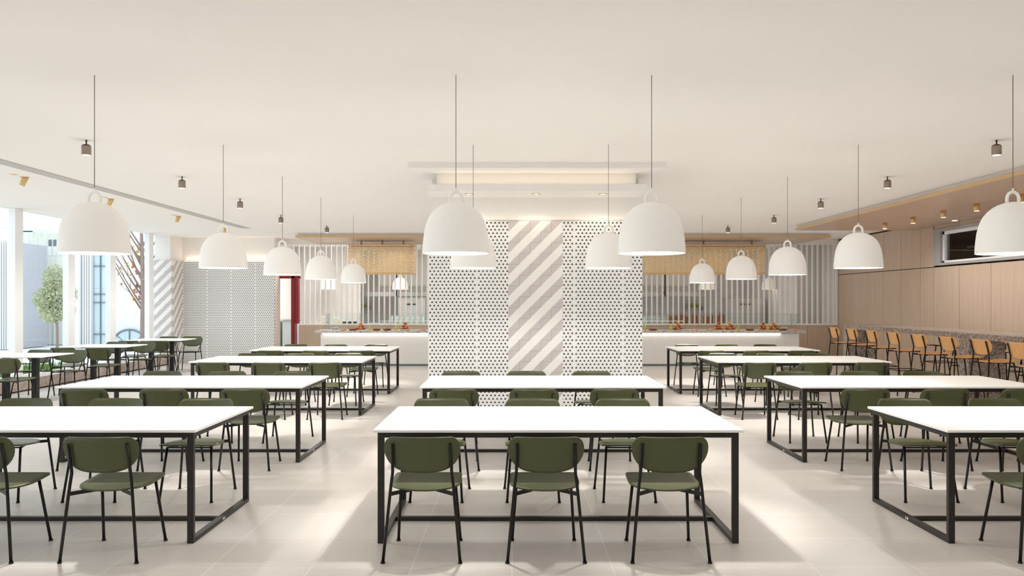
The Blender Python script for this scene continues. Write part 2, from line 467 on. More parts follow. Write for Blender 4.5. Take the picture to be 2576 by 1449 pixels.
# ---- left window wall
posts = [14.03, 15.72, 17.37, 19.22]
yy = 14.03
while yy > YB: yy -= 1.71; posts.insert(0, yy)
for i, p in enumerate(posts):
    n = i+10
    w = thing('window_%d' % n, 'tall window bay with white post, %s along the left wall' % ('number %d from the near end' % (i+1)), 'window', (XL, p, 0)); w['kind'] = 'structure'
    m = MB(); m.box(-.02, .1, 0, .23, .2, CEIL); m.build('post', M['frame'], w, bevel=.006)
    nx = posts[i+1] if i+1 < len(posts) else 20.05
    m = MB(); m.box(-.06, -.045, .1, nx-p+.1, .24, CEIL); m.build('pane', M['wglass'], w)
    m = MB(); m.box(-.09, -.01, .23, nx-p, .2, .25); m.build('sill_frame', M['frame'], w)
m = MB(); m.box(-8.98, -8.6, YB, 19.95, 0, .21); struct(m.build('baseboard_left', M['granite3']), 'low speckled granite curb under the tall windows', 'curb')
m = MB(); m.box(-8.6, -8.585, YB, 19.95, 0, .02); struct(m.build('trim_9', M['gap']))

# ---- far left pier and dotted wall
DOT = dots_mat(-1.074, 2.615); DOT2 = dots_mat(-8.51, 2.605)
STR = stripe_mat('striped_tiles', -.046, 2.615)
STR2 = stripe_mat('striped_tiles_front', -8.51-.1385*3.1, 2.605); STR3 = stripe_mat('striped_tiles_side', 19.9, 2.605, 1)
ZT = 2.61
m = MB(); m.box(-8.95, -8.51, 19.9, 20.0, 0, ZT, 0)
m.box(-8.61, -8.51, 20.0, 20.6, 0, ZT, 1); m.box(-8.95, -8.56, 19.95, 21.2, ZT-.3, CEIL, 2)
struct(m.build('wall_corner', [STR2, STR3, M['white']]), 'corner pier with diagonal white and mauve striped tiles', 'pier')
m = MB(); m.box(-8.61, -6.15, 20.6, 20.68, 0, ZT, 0); m.box(-8.61, -6.17, 20.68, 21.2, 0, CEIL, 1)
struct(m.build('wall_back', [DOT2, M['white']]), 'back wall clad in white panels with small black dots', 'wall')
m = MB(); m.box(-8.5, -6.2, 20.64, 20.67, ZT, ZT+.01); struct(m.build('trim_1', M['warmled']))
light('AREA', (-7.35, 20.62, ZT+.03), 2, (1, .82, .6), 2.2, (PI, 0, 0), size_y=.05, name='cove_light')

# ---- centre column with cladding, ceiling steps
CX0, CX1, CY = -1.074, 1.67, 10.2
m = MB(); m.box(CX0+.04, CX1-.035, CY+.07, CY+.75, 0, CEIL)
o = struct(m.build('wall_center', M['white']), 'wide free-standing column clad in dotted and striped tiles', 'column')
m = MB(); m.box(CX0, -.046, CY, CY+.05, 0, 2.615); m.box(.6465, CX1, CY, CY+.05, 0, 2.615)
m.box(CX0, CX1, CY+.77, CY+.82, 0, 2.615)
m.build('dotted_cladding', DOT, o)
m = MB(); m.box(-.046, .6465, CY+.002, CY+.05, 0, 2.615); m.build('striped_cladding', STR, o)
m = MB(); m.box(CX0, CX0+.04, CY+.05, CY+.77, 0, 2.615); m.box(CX1-.035, CX1, CY+.05, CY+.77, 0, 2.615); m.build('side_cladding', M['white'], o)
light('AREA', (.3, CY+.03, 2.63), .6, (1, .84, .62), 2.5, (PI, 0, 0), size_y=.03, name='cove_light')
m = MB(); m.box(-1.044, 1.643, 9.64, 11.4, 2.925, 3.007); struct(m.build('trim_2', M['white']), 'lower white ceiling step around the column', 'soffit')
m = MB(); m.box(-.926, 1.522, 9.787, 11.25, 3.007, 3.16); struct(m.build('trim_3', M['white']))
m = MB(); m.box(-1.23, 1.82, 9.404, 11.65, 3.16, CEIL); struct(m.build('trim_4', M['white']), 'upper white ceiling step around the column', 'soffit')
light('AREA', (.3, 9.71, 3.012), .8, (1, .82, .6), 2.4, (PI*1.0, 0, 0), size_y=.03, name='cove_light')
for px in (1180, 1348, 1517):
    x = (px-1288)*9.93/F
    t = thing('downlight', 'recessed brass downlight under the column soffit, %s of three' % {1180: 'leftmost', 1348: 'middle', 1517: 'rightmost'}[px], 'downlight', (x, 9.93, 2.925), 0, 'brass downlights in the column soffit')
    m = MB(); m.lathe([(.052, -.001), (.056, -.006), (.04, -.006), (.035, .0)], n=24); m.build('trim_ring', M['brass'], t)
    m = MB(); m.lathe([(0.0, -.002), (.036, -.002)], n=20); m.build('lens', M['lens'], t)
    light('SPOT', (0, 0, -.02), 5, (1, .85, .65), .03, (0, 0, 0), t, spot=2.2)

# ---- ceiling diffuser strip
m = MB(); m.box(-6.1, -5.9, YB+.5, 17.93, CEIL-.008, CEIL-.0005)
tag(m.build('air_diffuser', M['diff']), 'long perforated grey air diffuser strip set in the ceiling', 'vent')

# ---- oak soffits
def soffit(name, x0, x1, y0, y1, label, lip):
    t = thing(name, label, 'soffit', ((x0+x1)/2, (y0+y1)/2, 3.125)); t['kind'] = 'structure'
    cx, cy = (x0+x1)/2, (y0+y1)/2
    m = MB(); m.box(x0-cx+.012, x1-cx-.002, y0-cy+.012, y1-cy-.002, 0, .05); m.build('wood_panel', M['soffit'], t)
    m = MB()
    if lip == 'left': m.box(x0-cx, x0-cx+.012, y0-cy, y1-cy, 0, .055); m.box(x0-cx, x1-cx, y1-cy-.002, y1-cy+.01, 0, .055)
    else:
        m.box(x0-cx, x1-cx, y0-cy, y0-cy+.012, 0, .055); m.box(x1-cx-.002, x1-cx+.01, y0-cy, y1-cy, 0, .055); m.box(x0-cx, x0-cx+.012, y0-cy+.012, y1-cy, 0, .055)
    m.build('edge_band', M['edge'] if lip == 'left' else M['edgex'], t)
    m = MB(); m.box(x0-cx+.05, x1-cx-.01, y0-cy+.05, y1-cy-.04, .05, CEIL-3.125); m.build('riser', M['white'], t)
    return t
soffit('trim_7', 6.17, XR-.01, YB+.2, 17.33, 'long oak ceiling panel over the granite bar', 'left')
ks = soffit('trim_8', -5.23, 7.68, 19.2, 21.12, 'oak ceiling panel over the serving counter', 'front')

# ================================================================= KITCHEN
# wood wall under the screen
m = MB()
for a, b in ((-5.68, -4.75), (-4.744, -1.9), (-1.894, -.5), (-.494, 1.0), (1.006, 3.2), (3.206, 4.6), (4.606, 6.2), (6.206, 7.86), (7.866, XR)):
    m.box(a, b, YK, YK+.12, 0, .95, 0)
m.box(-5.68, XR, YK+.02, YK+.11, 0, .94, 1)
struct(m.build('wall_kitchen', [M['wallwood'], M['gap']]), 'low oak wall below the slatted screen', 'wall')
m = MB(); m.box(-6.3, XR, YK, YK+.12, 3.12, CEIL); struct(m.build('trim_5', M['white']))
sc = thing('slatted_screen', 'white vertical slat screen with glass in front of the kitchen', 'screen', (0, YK, 0))
m = MB(); x = -6.25
while x < XR-.05:
    zb = .97 if x > -5.66 else 2.3
    m.box(x-.017, x+.017, .0, .045, zb, 3.11); x += .1425
m.build('slats', M['slat'], sc)
m = MB(); m.box(-5.68, XR-.01, -.015, .1, .95, .985); m.box(-6.3, XR-.01, -.01, .08, 3.09, 3.12); m.box(XR-.05, XR-.01, -.01, .08, .985, 3.09)
m.build('screen_frame', M['slat'], sc)
m = MB(); m.box(-5.68, XR-.05, .055, .062, .985, 3.09); m.build('glass_pane', M['glass'], sc)
# kitchen shell
m = MB(); m.box(-6.9, XR+.1, 27, 27.2, 0, CEIL, 0)
struct(m.build('wall_far', M['tile']), 'grey tiled wall at the back of the kitchen', 'wall')
m = MB(); m.box(-6.75, -6.6, YK, 27, 0, CEIL, 0); struct(m.build('wall_corridor', M['white']))
m = MB(); m.box(-6.6, -4.6, 24.2, 24.3, 0, CEIL, 0); struct(m.build('wall_service', M['tile']), 'grey tiled wall seen through the red door frame', 'wall')
m = MB(); m.box(XR, XR+.1, YK, 27, 0, CEIL, 0); struct(m.build('wall_side', M['tiley']))
# grey tile block close behind the right end of the screen
m = MB(); m.box(7.95, XR, 22.3, 27, 0, CEIL); struct(m.build('wall_block', M['tile']), 'grey tiled wall behind the right end of the screen', 'wall')
# red door frame
d = thing('door_1', 'dark red door frame left of the kitchen screen', 'door frame', (-6.0, YK, 0)); d['kind'] = 'structure'
m = MB(); m.box(.14, .235, -.08, .2, 0, 2.25); m.box(.235, .33, -.06, .1, .99, 2.25); m.build('jamb', M['red'], d, bevel=.004)
m = MB(); m.box(-.3, .33, -.08, .2, 2.19, 2.26); m.build('lintel', M['red'], d, bevel=.004)
m = MB(); m.box(-6.52, -6.12, 22.6, 23.2, .12, 1.04, 0); 
cb = thing('steel_cabinet', 'pale steel cabinet seen through the red door frame', 'cabinet', (0, 0, 0))
m.build('body', M['jar'], cb, bevel=.01); m = MB(); m.box(-6.54, -6.10, 22.57, 23.22, 1.04, 1.07); m.build('worktop', M['stainless'], cb)
m = MB()
for a, b in ((-6.49, 22.64), (-6.15, 22.64), (-6.49, 23.16), (-6.15, 23.16)): m.box(a-.02, a+.02, b-.02, b+.02, 0, .12)
m.build('feet', M['stainless'], cb)

# serving counter
ct = thing('serving_counter', 'long white serving counter with a grey granite top', 'counter', (1.17, 19.4, 0))
m = MB(); m.box(-5.85, 5.85, .08, .85, .05, .80); m.build('body', M['flute'], ct)
m = MB(); m.box(-5.84, 5.84, .1, .8, 0, .05); m.build('plinth', M['mullion'], ct)
m = MB(); m.box(-5.97, 5.98, 0, .95, .81, .87); m.build('worktop', M['granite2'], ct, bevel=.004)
m = MB(); m.box(-5.8, 5.4, .05, .075, .795, .81); m.build('light_strip', M['led'], ct)
light('AREA', (-.2, .055, .79), 6, (1, .95, .88), 11.2, (-.35, 0, 0), ct, size_y=.03, name='strip_light')

# glass display case on counter
dc = thing('display_case', 'long clear glass display case on the serving counter', 'display case', (1.2, 19.65, .87))
m = MB(); m.box(-5.82, 5.85, 0, .006, 0, .40); m.box(-5.82, 5.85, 0, .45, .40, .406); m.box(-5.82, -5.814, 0, .45, 0, .4); m.box(5.844, 5.85, 0, .45, 0, .4)
m.build('glass_panel', M['case'], dc)
for k in range(16):
    m = MB(); x = -5.81+k*.776; m.box(x-.006, x+.006, .43, .45, 0, .4); m.build('support', M['gframe'], dc)
m = MB(); m.box(-4.5, 3.1, .31, .42, .21, .222); m.box(-4.5, 3.1, .31, .42, .12, .13); m.build('shelf', M['top'], dc)

light('AREA', (0, .2, .39), 7, (1, .93, .82), 11.4, (0, 0, 0), dc, size_y=.04, name='case_fill')  # fill light added over the food, no fixture in the case
def px2x(px, D): return (px-1288)*D/F
def where(px):
    return 'left' if px < 1288 else 'right'
# plates, food, glasses
DF = 19.85
order = lambda i: ['first', 'second', 'third', 'fourth', 'fifth', 'sixth', 'seventh', 'eighth', 'ninth', 'tenth', 'eleventh'][i]
pm = MB(); pm.lathe([(0, .004), (.09, .004), (.145, .016), (.15, .02), (.145, .012), (.09, 0), (0, 0)], n=28)
plates = [(866, 'salmon'), (890, 'meat'), (950, 'meat'), (976, 'meat'), (1020, 'none'), (1064, 'salmon'), (1640, 'meat'), (1717, 'none'), (1745, 'salmon'), (1783, 'salmon'), (1882, 'meat'), (1965, 'meat'), (1991, 'salmon')]
cnt = {'left': 0, 'right': 0}
tot = {'left': 6, 'right': 7}
proto = {}
for px, food in plates:
    side = where(px); i = cnt[side]; cnt[side] += 1
    x = px2x(px, 19.66)
    lab = 'round plate on the %s half of the serving counter, %s from left' % (side, order(i))
    mt = 'darkplate' if food == 'meat' else 'plate'
    if mt not in proto:
        proto[mt] = pm.build('plate', M[mt], None, (x, 19.52, .87)); q = proto[mt]
    else:
        q = proto[mt].copy(); C.objects.link(q); q.location = (x, 19.52, .87)
    q.scale = (.72, .72, 1)
    tag(q, ('dark ' if food == 'meat' else 'white ')+lab, 'plate', 'plates on the serving counter')
    if food != 'none':
        b = MB(); rnd = random.Random(px)
        for k in range(22):
            a = rnd.uniform(0, 6.28); r = .085*math.sqrt(rnd.random())
            b.blob((r*math.cos(a), r*math.sin(a), .02+.03*rnd.random()*(1-r/.1)), (.022, .016, .011), px+k, 4)
        o = b.build('sliced_food', M[food], None, (x, 19.52, .877))
        tag(o, ('orange canapes' if food == 'salmon' else 'brown sliced meats')+' on the %s plate of the %s counter half' % (order(i), side), 'food', 'food on plates', 'stuff')
# bread piles
rolls = []
bm_ = MB(); bm_.blob((0, 0, 0), (.043, .036, .032), 3, 8, amp=.12)
bm2 = MB(); bm2.blob((0, 0, 0), (.042, .037, .032), 9, 8, amp=.15)
ra = rb = None
piles = [(908, 'left', 'beside the yellow juice'), (1020, 'left', 'near the column'), (1705, 'right', 'left group'), (1808, 'right', 'centre group'), (1836, 'right', 'centre group'), (1920, 'right', 'right group'), (1946, 'right', 'right group')]
names_ = ['on the left counter beside the yellow juice', 'on the left counter next to the column', 'on the right counter nearest the column', 'on the right counter in the middle, left heap', 'on the right counter in the middle, right heap', 'on the right counter end, left heap', 'on the right counter end, right heap']
for pi, (px, sd, nm) in enumerate(piles):
    x = px2x(px, DF); rnd = random.Random(px)
    spots = [(-.098, -.04, .033), (.0, -.045, .033), (.098, -.04, .033), (-.05, .04, .033), (.05, .04, .033), (-.05, -.005, .095), (.05, -.005, .095), (0, 0, .155)]
    for k, (dx, dy, dz) in enumerate(spots):
        src = (bm_ if (k+pi) % 2 else bm2)
        if (k+pi) % 2:
            if ra is None: ra = src.build('bread_roll', M['bread']); o = ra
            else: o = ra.copy(); C.objects.link(o)
        else:
            if rb is None: rb = src.build('bread_roll', M['bread2']); o = rb
            else: o = rb.copy(); C.objects.link(o)
        o.location = (x+dx*.9, DF+dy, .873+dz); o.rotation_euler = (rnd.uniform(-.3, .3), rnd.uniform(-.3, .3), rnd.uniform(0, 3))
        tag(o, 'golden bread roll in the heap '+names_[pi], 'bread roll', 'bread rolls '+names_[pi])
# juice bottles
jp = None
for i, px in enumerate((930, 996, 1624, 1688, 1858, 1933)):
    side = where(px)
    loc = (px2x(px, 19.7), 19.72, .87)
    lab = 'yellow juice carafe on the %s counter half, %s' % (side, ['left one', 'nearest the column on the left', 'closest to the column', 'second from the column', 'third from the column', 'at the far right end'][i])
    if jp is None:
        jp = thing('juice_carafe', lab, 'carafe', loc, 0, 'yellow carafes on the counter')
        a = MB(); a.lathe([(0, .0), (.026, 0), (.028, .02), (.028, .075), (.014, .10), (.012, .12), (.0, .12)], n=16); a.build('bottle', M['juice'], jp)
        a = MB(); a.lathe([(0, .12), (.015, .12), (.015, .135), (0, .135)], n=12); a.build('cap', M['top'], jp)
    else: copy_thing(jp, loc, None, lab)
# small glass stacks
for i, (px, n) in enumerate(((843, 6), (1972, 6))):
    x = px2x(px, 20.0)
    for k in range(6):
        g = MB(); g.lathe([(.0, 0), (.018, 0), (.026, .06), (.024, .06), (.016, .004), (0, .004)], n=14)
        dx = (k % 3-1)*.06 if k < 3 else ((k % 3)-1)*.06*.5; z = .871+(0 if k < 3 else .0)
        dy = 0 if k < 3 else .07
        o = g.build('drinking_glass', M['jar'], None, (x+dx, 19.98+dy, z))
        tag(o, 'small clear drinking glass at the %s end of the serving counter' % ('left' if i == 0 else 'right'), 'glass', 'drinking glasses at the %s end of the counter' % ('left' if i == 0 else 'right'))

# gold mesh canopies
def rrect(x0, x1, y0, y1, r, n=6):
    pts = []
    for cx, cy, a0 in ((x1-r, y1-r, 0), (x0+r, y1-r, PI/2), (x0+r, y0+r, PI), (x1-r, y0+r, 1.5*PI)):
        for k in range(n+1):
            a = a0+PI/2*k/n; pts.append((cx+r*math.cos(a), cy+r*math.sin(a)))
    return pts
for (xa, xb, lab) in ((-4.16, -2.48, 'left gold mesh canopy hanging over the counter'), (3.37, 6.44, 'right wide gold mesh canopy hanging over the counter')):
    t = thing('mesh_canopy', lab, 'canopy', ((xa+xb)/2, 20.4, 2.29))
    hw = (xb-xa)/2; P = rrect(-hw, hw, -.32, .32, .16)
    m = MB(); N = len(P); v = [(p[0], p[1], 0) for p in P]+[(p[0], p[1], .72) for p in P]
    m.add(v, [(k, (k+1) % N, N+(k+1) % N, N+k) for k in range(N)], 0, True)
    m.build('mesh_screen', M['mesh'], t)
    m = MB()
    for z in (0, .72): m.tube([(p[0], p[1], z) for p in P], .014, 6, closed=True)
    m.build('rim', M['edge'], t)
    m = MB(); m.box(-hw+.05, hw-.05, -.27, .27, .66, .68); m.build('top_plate', M['edge'], t)
    m = MB()
    for x in (-hw+.3, 0, hw-.3): m.box(x-.02, x+.02, -.02, .02, .67, .835)
    m.build('hanger', M['edge'], t)
    
    light('AREA', (0, 0, .6), 5, (1, .86, .68), 2*hw-.4, (0, 0, 0), t, size_y=.2, name='canopy_fill')  # glow added inside the canopy, no lamp hangs there

# range hood
t = thing('range_hood', 'long stainless range hood along the kitchen back', 'range hood', (.75, 25.6, 1.73))
m = MB(); m.box(-5.95, 5.95, -.5, .5, 0, .15); m.build('lip', M['stainless'], t, bevel=.01)
m = MB(); m.add([(-5.95, -.5, .15), (5.95, -.5, .15), (5.95, .5, .15), (-5.95, .5, .15), (-5.7, -.1, .34), (5.7, -.1, .34), (5.7, .5, .34), (-5.7, .5, .34)], [(0,3,2,1),(4,5,6,7),(0,1,5,4),(1,2,6,5),(2,3,7,6),(3,0,4,7)])
m.build('hood_slope', M['gframe'], t)
m = MB(); m.box(-5, 5, .0, .5, .34, CEIL-1.73); m.build('duct_housing', M['tile'], t)
# fridges
fp = None
for px0, px1, lab in ((1001, 1071, 'tall steel double-door fridge left of the column'), (1831, 1919, 'tall steel double-door fridge behind the right screen')):
    x0, x1 = px2x(px0, 24.5), px2x(px1, 24.5); w_ = x1-x0
    t = thing('fridge', lab, 'fridge', ((x0+x1)/2, 24.5, 0), 0, 'kitchen fridges')
    m = MB(); m.box(-w_/2, w_/2, .03, .7, .08, 1.7); m.box(-w_/2+.04, w_/2-.04, .06, .66, 0, .08); m.build('body', M['gframe'], t)
    for s in (-1, 1):
        m = MB(); m.box(s*.004, s*(w_/2-.01), 0, .03, .1, 1.66); d_ = m.build('door', M['steelgrey'], t, bevel=.005)
        m = MB(); m.box(s*.03, s*.15, -.03, .0, 1.475, 1.51); m.build('handle', M['black'], d_)
# back counters with appliances
for (xa, xb, lab) in ((-4.4, -3.55, 'steel kitchen worktop left of the left fridge'), (-2.4, 6.55, 'long steel kitchen worktop between the fridges')):
    t = thing('kitchen_worktop', lab, 'worktop', ((xa+xb)/2, 24.8, 0))
    h = (xb-xa)/2
    m = MB(); m.box(-h, h, -.35, .35, .88, .93); m.build('worktop', M['stainless'], t)
    m = MB(); m.box(-h+.05, h-.05, -.3, .33, .0, .88); m.build('cabinet', M['steelgrey'], t)
# shelves with lime bowls on back wall
for px, lab in ((905, 'left'), (1745, 'right')):
    D = 26.8; x = px2x(px, D)
    t = thing('wall_shelf', 'thin wall shelf in the %s part of the kitchen' % lab, 'shelf', (x, D, 1.40), 0, 'kitchen wall shelves')
    m = MB(); m.box(-.35, .35, -.2, .2, -.02, 0); m.build('board', M['gframe'], t)
    m = MB(); m.box(-.3, -.27, -.15, .2, -.12, -.02); m.box(.27, .3, -.15, .2, -.12, -.02); m.build('bracket', M['gframe'], t)
    for k, dx in enumerate((-.12, .15)):
        b = MB(); b.lathe([(0, 0), (.06, 0), (.12, .1), (.11, .1), (.05, .01), (0, .01)], n=18)
        tag(b.build('bowl', M['lime'], None, (x+dx, D, 1.40)), 'lime green bowl on the %s kitchen shelf, %s one' % (lab, 'left' if k == 0 else 'right'), 'bowl', 'lime green bowls')
# boards and jars standing on the ledge behind the glass
m = MB(); m.box(-5.6, XR, YK+.12, YK+.75, .93, .965); struct(m.build('trim_6', M['gframe']), 'ledge behind the glass screen', 'ledge')
bp = None
for k in range(15):
    x = px2x(1684+k*9.7, 21.6)
    if bp is None: m = MB(); m.box(-.045, .045, -.012, .012, 0, .24); m.box(-.015, .015, -.012, .012, .24, .3); bp = m.build('chopping_board', M['board'], bevel=.006); o = bp
    else: o = bp.copy(); C.objects.link(o)
    o.location = (x, 21.55+.05*(k % 3), .965); o.rotation_euler = (0, 0, .2*((k*7) % 5-2)); o.scale = (1, 1, .85+.05*((k*3) % 5))
    tag(o, 'brown wooden board in the row behind the right screen', 'board', 'wooden boards behind the right screen')
jp2 = None
for k, px in enumerate([985, 998, 1011, 1024, 1037, 1050, 1062, 1623, 1634, 1646, 1658, 1670]):
    x = px2x(px, 21.6); side = where(px)
    if jp2 is None:
        jp2 = thing('storage_jar', 'x', 'jar'); m = MB(); m.lathe([(0, 0), (.05, 0), (.052, .02), (.052, .19), (.04, .2), (0, .2)], n=18); m.build('jar_body', M['jar'], jp2)
        m = MB(); m.lathe([(0, .2), (.045, .2), (.045, .22), (0, .22)], n=18); m.build('lid', M['stainless'], jp2); o = jp2
    else: o = copy_thing(jp2, (0, 0, 0))
    o.location = (x, 21.6, .965)
    o['label'] = 'pale blue glass jar behind the screen, just %s of the column' % side; o['group'] = 'glass jars %s of the column' % side
for px, w_, lab in ((868, .07, 'first'), (885, .1, 'second'), (896, .04, 'third')):
    m = MB(); m.box(-w_, w_, -.12, .12, 0, .05); m.box(-w_+.02, w_-.02, -.1, .1, .05, .07)
    tag(m.build('black_tray', M['black'], None, (px2x(px, 21.6), 21.6, .965), bevel=.006), 'small black tray behind the left screen, %s from left' % lab, 'tray', 'black trays behind the screen')
for px, r, lab in ((812, .085, 'large pale green wreath leaning behind the left screen'), (846, .08, 'second pale wreath right of the large one')):
    m = MB(); m.tube([(r*math.cos(a*.2618), .0, r*math.sin(a*.2618)) for a in range(24)], .016, 8, closed=True)
    tag(m.build('wreath', M['wreath'], None, (px2x(px, 21.6), 21.6, .965+r+.016)), lab, 'wreath')
# hanging pipes of the hood
for px in (997, 1673):
    m = MB(); m.tube([(0, 0, .9), (0, 0, .12), (.0, 0, 0)], .022, 8)
    m.tube([(-.07, 0, .12), (0, 0, .12)], .02, 8)
    tag(m.build('hanging_pipe', M['black'], None, (px2x(px, 24.9), 24.9, 1.73)), 'thin black pipe hanging before the hood, %s of the column' % where(px), 'pipe')
# kitchen lighting: unseen panels added to brighten the space behind the screen
for i, (x, p) in enumerate(((-4.6, 60), (-1.5, 45), (2, 12), (5.5, 8))):
    t = thing('added_panel_light', 'flat light panel added unseen over the kitchen, %s from left' % order(i), 'ceiling light', (x, 21.85, CEIL), 0, 'added kitchen light panels')
    m = MB(); m.box(-.6, .6, -.3, .3, -.03, 0); m.build('frame', M['white'], t)
    m = MB(); m.box(-.56, .56, -.26, .26, -.034, -.03); m.build('diffuser', M['lens'], t)
    light('AREA', (0, 0, -.05), p, (1, .98, .96) if x < 1 else (1, .82, .64), 1.1, (0, 0, 0), t, size_y=.5)

# ================================================================= PENDANTS
def make_pendant(label, loc, power=30):
    t = thing('pendant_lamp', label, 'pendant lamp', loc, 0, 'white bell pendant lamps')
    prof = [(.2425, 0), (.2405, .05), (.236, .10), (.229, .155), (.219, .2), (.205, .24), (.187, .275), (.163, .305), (.135, .33), (.103, .35), (.06, .366), (.02, .373), (.0005, .374)]
    inner = [(max(r-.006, .0005), max(z-.006, 0)) for r, z in prof][::-1]
    m = MB(); m.lathe(prof+inner, n=48); m.build('shade', M['shade'], t)
    m = MB(); pts = [(-.043, 0, .352), (-.043, 0, .40)]
    for k in range(1, 8): a = PI-PI*k/8; pts.append((.043*math.cos(a), 0, .40+.046*math.sin(a)))
    pts += [(.043, 0, .40), (.043, 0, .352)]
    m.tube(pts, .0115, 10); m.tube([(0, 0, .45), (0, 0, .475)], [.009, .004], 8); m.build('handle', M['shade'], t)
    m = MB(); m.tube([(0, 0, .47), (0, 0, CEIL-loc[2])], .0028, 6); m.build('cord', M['cord'], t)
    m = MB(); m.blob((0, 0, .16), .045, 1, 8, amp=0); m.tube([(0, 0, .2), (0, 0, .34)], .018, 8); b = m.build('bulb', M['bulb'], t)
    light('SPOT', (0, 0, .07), power, (1, .97, .93), .05, (0, 0, 0), t, spot=2.75, blend=.3)
    light('SPOT', (0, 0, .07), power*4.2, (1, .97, .93), .05, (0, 0, 0), t, spot=1.2, blend=.55)
    return t
RZ = 1.936
rows = [5.78, 8.36, 10.51, 12.63, 15.22]
rn = ['over the front left table', 'second from the front', 'third from the front', 'fourth from the front', 'farthest from the camera']
pd = None
for side, x in (('left', -3.03), ('right', 3.635)):
    for i, D in enumerate(rows):
        lab = 'white bell pendant in the %s line of lamps, %s' % (side, ['nearest the camera', 'second nearest', 'third nearest', 'fourth nearest', 'farthest away'][i])
        if pd is None: pd = make_pendant(lab, (x, D, RZ))
        else: copy_thing(pd, (x, D, RZ), None, lab)
for i, D in enumerate(rows[:2]):
    for s, x in (('left', -.407), ('right', 1.013)):
        copy_thing(pd, (x, D, RZ), None, 'white bell pendant over the %s middle table, %s one of two' % (['front', 'second'][i], s))
for px, yy_, k in ((827, 23.5, 'far left, between the third and fourth left pendants'), (1007, 24.1, 'near the left fridge'), (1778, 24.1, 'behind the right gold canopy'), (1937, 24.1, 'behind the far right screen')):
    q = copy_thing(pd, (px2x(px, yy_), yy_, RZ), None, 'white bell pendant inside the kitchen, %s' % k)
    for ch in list(q.children):
        if ch.type == 'LIGHT': bpy.data.objects.remove(ch)

# ---- small ceiling spots
sp = None
ordn = ['nearest the camera', 'second', 'third', 'fourth', 'fifth']
for side, xs in (('left', (-4.34, -4.35, -4.36, -4.41, -4.02)), ('right', (4.94, 4.95, 4.95, 5.0, 4.69))):
    for i, D in enumerate((8.12, 10.5, 12.77, 15.2, 17.3)):
        lab = 'small bronze cylinder spotlight in the %s ceiling line, %s' % (side, ordn[i])
        loc = (xs[i], D, CEIL)
        if sp is None:
            sp = thing('ceiling_spotlight', lab, 'spotlight', loc, 0, 'bronze ceiling spotlights')
            m = MB(); m.tube([(0, 0, 0), (0, 0, -.05)], .007, 8); m.lathe([(0, -.0005), (.015, -.0005), (.015, -.003), (0, -.003)], n=16); m.build('stem', M['black'], sp)
            m = MB(); m.lathe([(0, -.045), (.03, -.045), (.043, -.055), (.043, -.06), (0, -.06)], n=20); m.build('cap', M['black'], sp)
            m = MB(); m.lathe([(.044, -.058), (.046, -.06), (.046, -.15), (.04, -.152), (.04, -.14), (0, -.14)], n=24); m.build('body', M['bronze'], sp)
            m = MB(); m.lathe([(0, -.151), (.041, -.151), (.041, -.146), (0, -.146)], n=20); m.build('lens', M['lens'], sp)
            light('SPOT', (0, 0, -.16), 26, (1, .93, .84), .04, (0, 0, 0), sp, spot=1.7, blend=.7)
        else: copy_thing(sp, loc, None, lab)
# ---- tilted brass spots in the left ceiling band
bs = None
for i, D in enumerate((10.54, 12.8, 15.39, 17.93)):
    lab = 'tilted brass spotlight on the ceiling by the windows, %s from the camera' % ordn[i].replace('nearest the camera', 'first')
    loc = (-6.45, D, CEIL)
    if bs is None:
        bs = thing('brass_spotlight', lab, 'spotlight', loc, 0, 'brass window spotlights')
        m = MB(); m.tube([(.02, 0, .005), (-.03, -.02, -.115)], .036, 16); m.build('body', M['brass'], bs)
        m = MB(); m.lathe([(0, -.002), (.05, -.002), (.05, -.012), (0, -.012)], n=20); m.build('mount', M['brass'], bs)
        light('SPOT', (-.035, -.02, -.13), 80, (1, .96, .9), .03, (0, .3, 0), bs, spot=2.2, blend=.7)
    else: copy_thing(bs, loc, None, lab)
ds = None
for i, D in enumerate((10.3, 12.6, 15.18)):
    m = MB(); m.lathe([(0, -.003), (.05, -.003), (.052, 0), (0, 0)], n=20)
    tag(m.build('downlight', M['brass'], None, (-6.45, D, CEIL)), 'flat brass downlight disc next to the %s brass spotlight' % ordn[i].replace('nearest the camera', 'first'), 'downlight', 'flat brass discs')
# ---- brass cylinders under the oak soffit
cs = None
for i, (D, p) in enumerate(((15.7, 45), (14.6, 45), (13.57, 45), (12.6, 45), (11.5, 45), (10.4, 45))):
    lab = 'brass cylinder light under the oak ceiling panel, %s from the far end' % order(i)
    loc = (7.35, D, 3.125)
    if cs is None:
        cs = thing('cylinder_light', lab, 'ceiling light', loc, 0, 'brass cylinder lights')
        m = MB(); m.tube([(0, 0, 0), (0, 0, -.11)], .045, 20); m.build('body', M['brass'], cs)
        m = MB(); m.lathe([(0, -.112), (.036, -.112), (.036, -.108), (0, -.108)], n=16); m.build('lens', M['lens'], cs)
        light('SPOT', (0, 0, -.13), p*.85, (1, .97, .92), .03, (0, -.55, 0), cs, spot=2.0, blend=.8)
    else: copy_thing(cs, loc, None, lab)
m = MB(); m.lathe([(0, -.003), (.045, -.003), (.05, 0), (0, 0)], n=20)
tag(m.build('downlight', M['lens'], None, (8.45, 15.2, 3.124)), 'single flush downlight in the oak panel above the high window', 'downlight')

